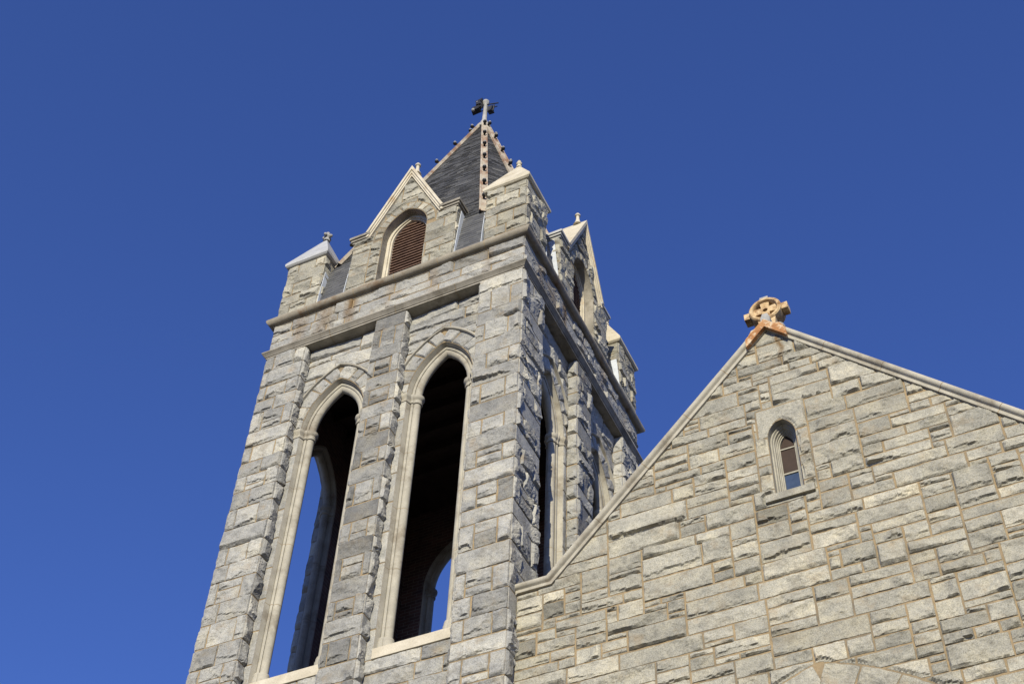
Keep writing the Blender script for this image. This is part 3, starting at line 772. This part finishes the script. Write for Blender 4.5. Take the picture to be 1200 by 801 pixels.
CP = [(-.015, -.05), (-.015, .045), (.02, .05), (.028, .05), (.04, .068)] + [(.085 + .045 * math.sin(a_), .06 + .04 * math.cos(a_)) for a_ in np.radians(np.linspace(-70, 60, 7))] + [(.12, .02), (.135, -.45), (-.015, -.5)]
JT = []
def withj(a_, b_, n):
    a_, b_ = np.array(a_), np.array(b_); out = []
    for i in range(1, n):
        t_ = i / n + .03 * math.sin(i * 7); d_ = (b_ - a_) / np.linalg.norm(b_ - a_); q = a_ + (b_ - a_) * t_; out += [q - d_ * .006, q + d_ * .006]
    return out
path = [np.array((.0, ZE)), np.array((XE, ZE))] + withj((XE, ZE), (XA, ZA), 5) + [np.array((XA, ZA))] + withj((XA, ZA), (XR, ZE), 5) + [np.array((XR, ZE)), np.array((XW + .15, ZE))]
cop(path, CP)
obj('coping', mb, ['dressed', 'mortar'], church, smooth=40)
# small lancet window
win = MB(); WP = [(0, -.004), (.0, .10), (.02, .10), (.03, .13), (.045, .13), (.05, .17), (.062, .17), (.066, .22)]
sweep(win, cf, WP, wx, ws, woff, wr, -6.70, joints=(), na=12)
win = obj('window', win, 'paint', church, smooth=30)
mb = MB(); sweep(mb, cf, [(.064, .30), (.064, .20), (.078, .20), (.082, .225), (.094, .225), (.094, .30)], wx, ws, woff, wr, -6.70, na=12)
hwp = wh - .094
mb.box(lambda x, y, z: (x, YG + y, z), wx - hwp, wx + hwp, .235, .262, -6.16, -6.135); mb.box(lambda x, y, z: (x, YG + y, z), wx - hwp, wx + hwp, .235, .262, -5.69, -5.67)
obj('frame', mb, 'paint', win, smooth=30)
mb = MB(); mb.box(lambda x, y, z: (x, YG + y, z), wx - hwp - .01, wx + hwp + .01, .25, .258, -6.72, -6.148); obj('pane', mb, 'glass', win)
mb = MB(); mb.prism(lambda x, y, z: (x, YG + y, z), [(wx - hwp - .01, -6.148), (wx + hwp + .01, -6.148), (wx + hwp + .01, ws), (wx + .05, -5.50), (wx, -5.44), (wx - .05, -5.50), (wx - hwp - .01, ws)], .25, .258); obj('pane', mb, 'glass_dirty', win)
mb = MB(); mb.prism(lambda a_, x, z: (x, YG + a_, z), [(-.055, -6.835), (-.055, -6.72), (.10, -6.68), (.27, -6.66), (.27, -6.835)], 3.622, 4.288, 0, .55); obj('sill', mb, 'granite_warm', win)
# great window below (out of the picture), walls and roof behind
mb = MB(); mb.prism(lambda x, y, z: (x, YG + y, z), [(XA - 2.3, -19)] + [(arch_pt(XA, AS, AO, AR - .42, -1, t_)) for t_ in np.linspace(0, 1.24, 8)] + [(arch_pt(XA, AS, AO, AR - .42, 1, t_)) for t_ in np.linspace(1.24, 0, 8)] + [(XA + 2.3, -19)], .3, .32)
gw = obj('great_window', mb, 'glass', church)
mb = MB()
for x in (-.8, .8): mb.box(lambda x_, y, z: (x_, YG + y, z), XA + x - .07, XA + x + .07, .1, .29, -19, -10.4)
mb.box(lambda x_, y, z: (x_, YG + y, z), XA - 2.6, XA + 2.6, -.06, .35, -19.2, -19); obj('mullion', mb, 'dressed', gw)
mb = MB(); mb.box(lambda x, y, z: (x, y, z), XA - 2.3, XA + 2.3, YG + .01, YG + .3, ZG, -19.2)
mb.box(lambda x, y, z: (x, y, z), XW - .5, XW - .02, YG + .05, 24, ZG, ZE - .1); mb.box(lambda x, y, z: (x, y, z), .02, XW - .5, 23.5, 24, ZG, ZE - .1)
mb.box(lambda x, y, z: (x, y, z), .02, .4, W, 23.5, ZG, ZE - .1)
for x in (.0,): pass
mb.prism(lambda x, y, z: (x, y, z), [(.02, ZE - .2), (XW - .02, ZE - .2), (XR, ZE - .02), (XA, ZA - .05), (XE, ZE - .02)], YG + .36, YG + .45)
obj('side_wall', mb, 'granite_warm', church)
mb = MB()
slates(mb, (XA + 4.3, YG + .46, ZA - .15 - 4.3 * slp), (XA + 4.3, 24, ZA - .15 - 4.3 * slp), (XA, 24, ZA - .15), (XA, YG + .46, ZA - .15), .3, .5)
slates(mb, (XA - 3.95, 24, ZA - .15 - 3.95 * slp), (XA - 3.95, YG + .46, ZA - .15 - 3.95 * slp), (XA, YG + .46, ZA - .15), (XA, 24, ZA - .15), .3, .5)
obj('roof', mb, 'slate', church)
# ring cross on the gable's peak
YC = .53; cc = (3.957, -2.715)
mb = MB(); f = lambda u, d, z: (u, d, z)
def ringband(r0, r1, d0, d1, n=40):
    P = []
    for i in range(n + 1):
        t_ = 2 * math.pi * i / n
        for r, d in ((r0, d1), (r0, d0 + .02), (r0 + .015, d0), (r1 - .02, d0), (r1, d0 + .02), (r1, d1), (r0, d1)): P.append((cc[0] + r * math.cos(t_), d, cc[1] + r * math.sin(t_)))
    mb.grid(P, n + 1, 7)
ringband(.185, .255, YC - .13, YC + .13)
cross = obj('ring_cross', mb, 'ring', church, smooth=40)
mb = MB(); P0 = []
for q in range(4):          # cross with arms that widen to the ring, pierced at the centre
    for a_, r in ((-.34, .20), (-.13, .13), (.13, .13)) if False else ((-.36, .20), (-.3, .14), (0, .0)): pass
n = 64; outr = []; inn = []
for i in range(n):
    t_ = 2 * math.pi * i / n; m_ = (t_ + math.pi / 4) % (math.pi / 2) - math.pi / 4
    dgn = abs(m_) / (math.pi / 4); r = .20 if dgn < .46 else .088 + .112 * max(0, 1 - (dgn - .46) / .54) ** 1.8
    outr.append((cc[0] + r * math.cos(t_), cc[1] + r * math.sin(t_))); inn.append((cc[0] + .038 * math.cos(t_), cc[1] + .038 * math.sin(t_)))
P = []
for i in range(n + 1):
    i_ = i % n
    for (x, z), d in ((inn[i_], YC + .08), (inn[i_], YC - .09), (outr[i_], YC - .09), (outr[i_], YC + .08)): P.append((x, d, z))
mb.grid(P, n + 1, 4); obj('cross_arm', mb, 'ring', cross, smooth=30)
for sg in (-1, 1):
    mb = MB(); x0, x1 = sorted((cc[0] + sg * .25, cc[0] + sg * .345)); mb.box(f, x0, x1, YC - .08, YC + .08, cc[1] - .075, cc[1] + .055); obj('arm_end', mb, 'ring', cross)
mb = MB(); mb.box(f, cc[0] - .065, cc[0] + .065, YC - .08, YC + .08, cc[1] + .248, cc[1] + .33); obj('arm_end', mb, 'knob', cross)
mb = MB(); mb.prism(lambda u, d, z: f(u, d, z), [(3.925, -3.42), (4.06, -3.42), (4.065, -3.22), (4.03, -3.13), (3.955, -3.13), (3.92, -3.22)], YC - .36, YC - .1); obj('boss', mb, 'knob', cross)
mb = MB(); mb.prism(lambda u, d, z: f(u, d, z), [(3.80, -3.5), (4.12, -3.5), (4.07, -3.2), (4.1, cc[1] - .22), (3.82, cc[1] - .22), (3.85, -3.2)], YC - .1, YC + .12); obj('neck', mb, 'ring', cross)
mb = MB()                   # saddle stone straddling the peak, streaked with rust
sd = .07
mb.prism(f, [(XA, ZA + .05), (XA + .27, ZA + .05 - .27 * slp), (XA + .27, ZA - .06), (XA + .22, ZA + .03), (XA + .07, ZA + .09), (XA - .07, ZA + .09), (XA - .22, ZA + .03), (XA - .27, ZA - .06), (XA - .27, ZA + .05 - .27 * slp)], YG - .06, YG + .47)
mb.prism(f, [(XA, ZA - .02), (XA + .31, ZA - .02 - .31 * slp), (XA + .31, ZA + .15 - .31 * slp), (XA, ZA + .15), (XA - .31, ZA + .15 - .31 * slp), (XA - .31, ZA - .02 - .31 * slp)], YG - .115, YG + .48)
sad = obj('saddle_stone', mb, 'rust', cross)
for sg in (-1, 1):
    mb = MB(); mb.ball((XA + sg * .185, YG + .06, ZA + .05), .085, 0, 6, (1.1, 1.2, .7)); mb.ball((XA + sg * .185, YG + .32, ZA + .05), .085, 0, 6, (1.1, 1.2, .7)); obj('carved_knob', mb, 'knob', sad, smooth=60)
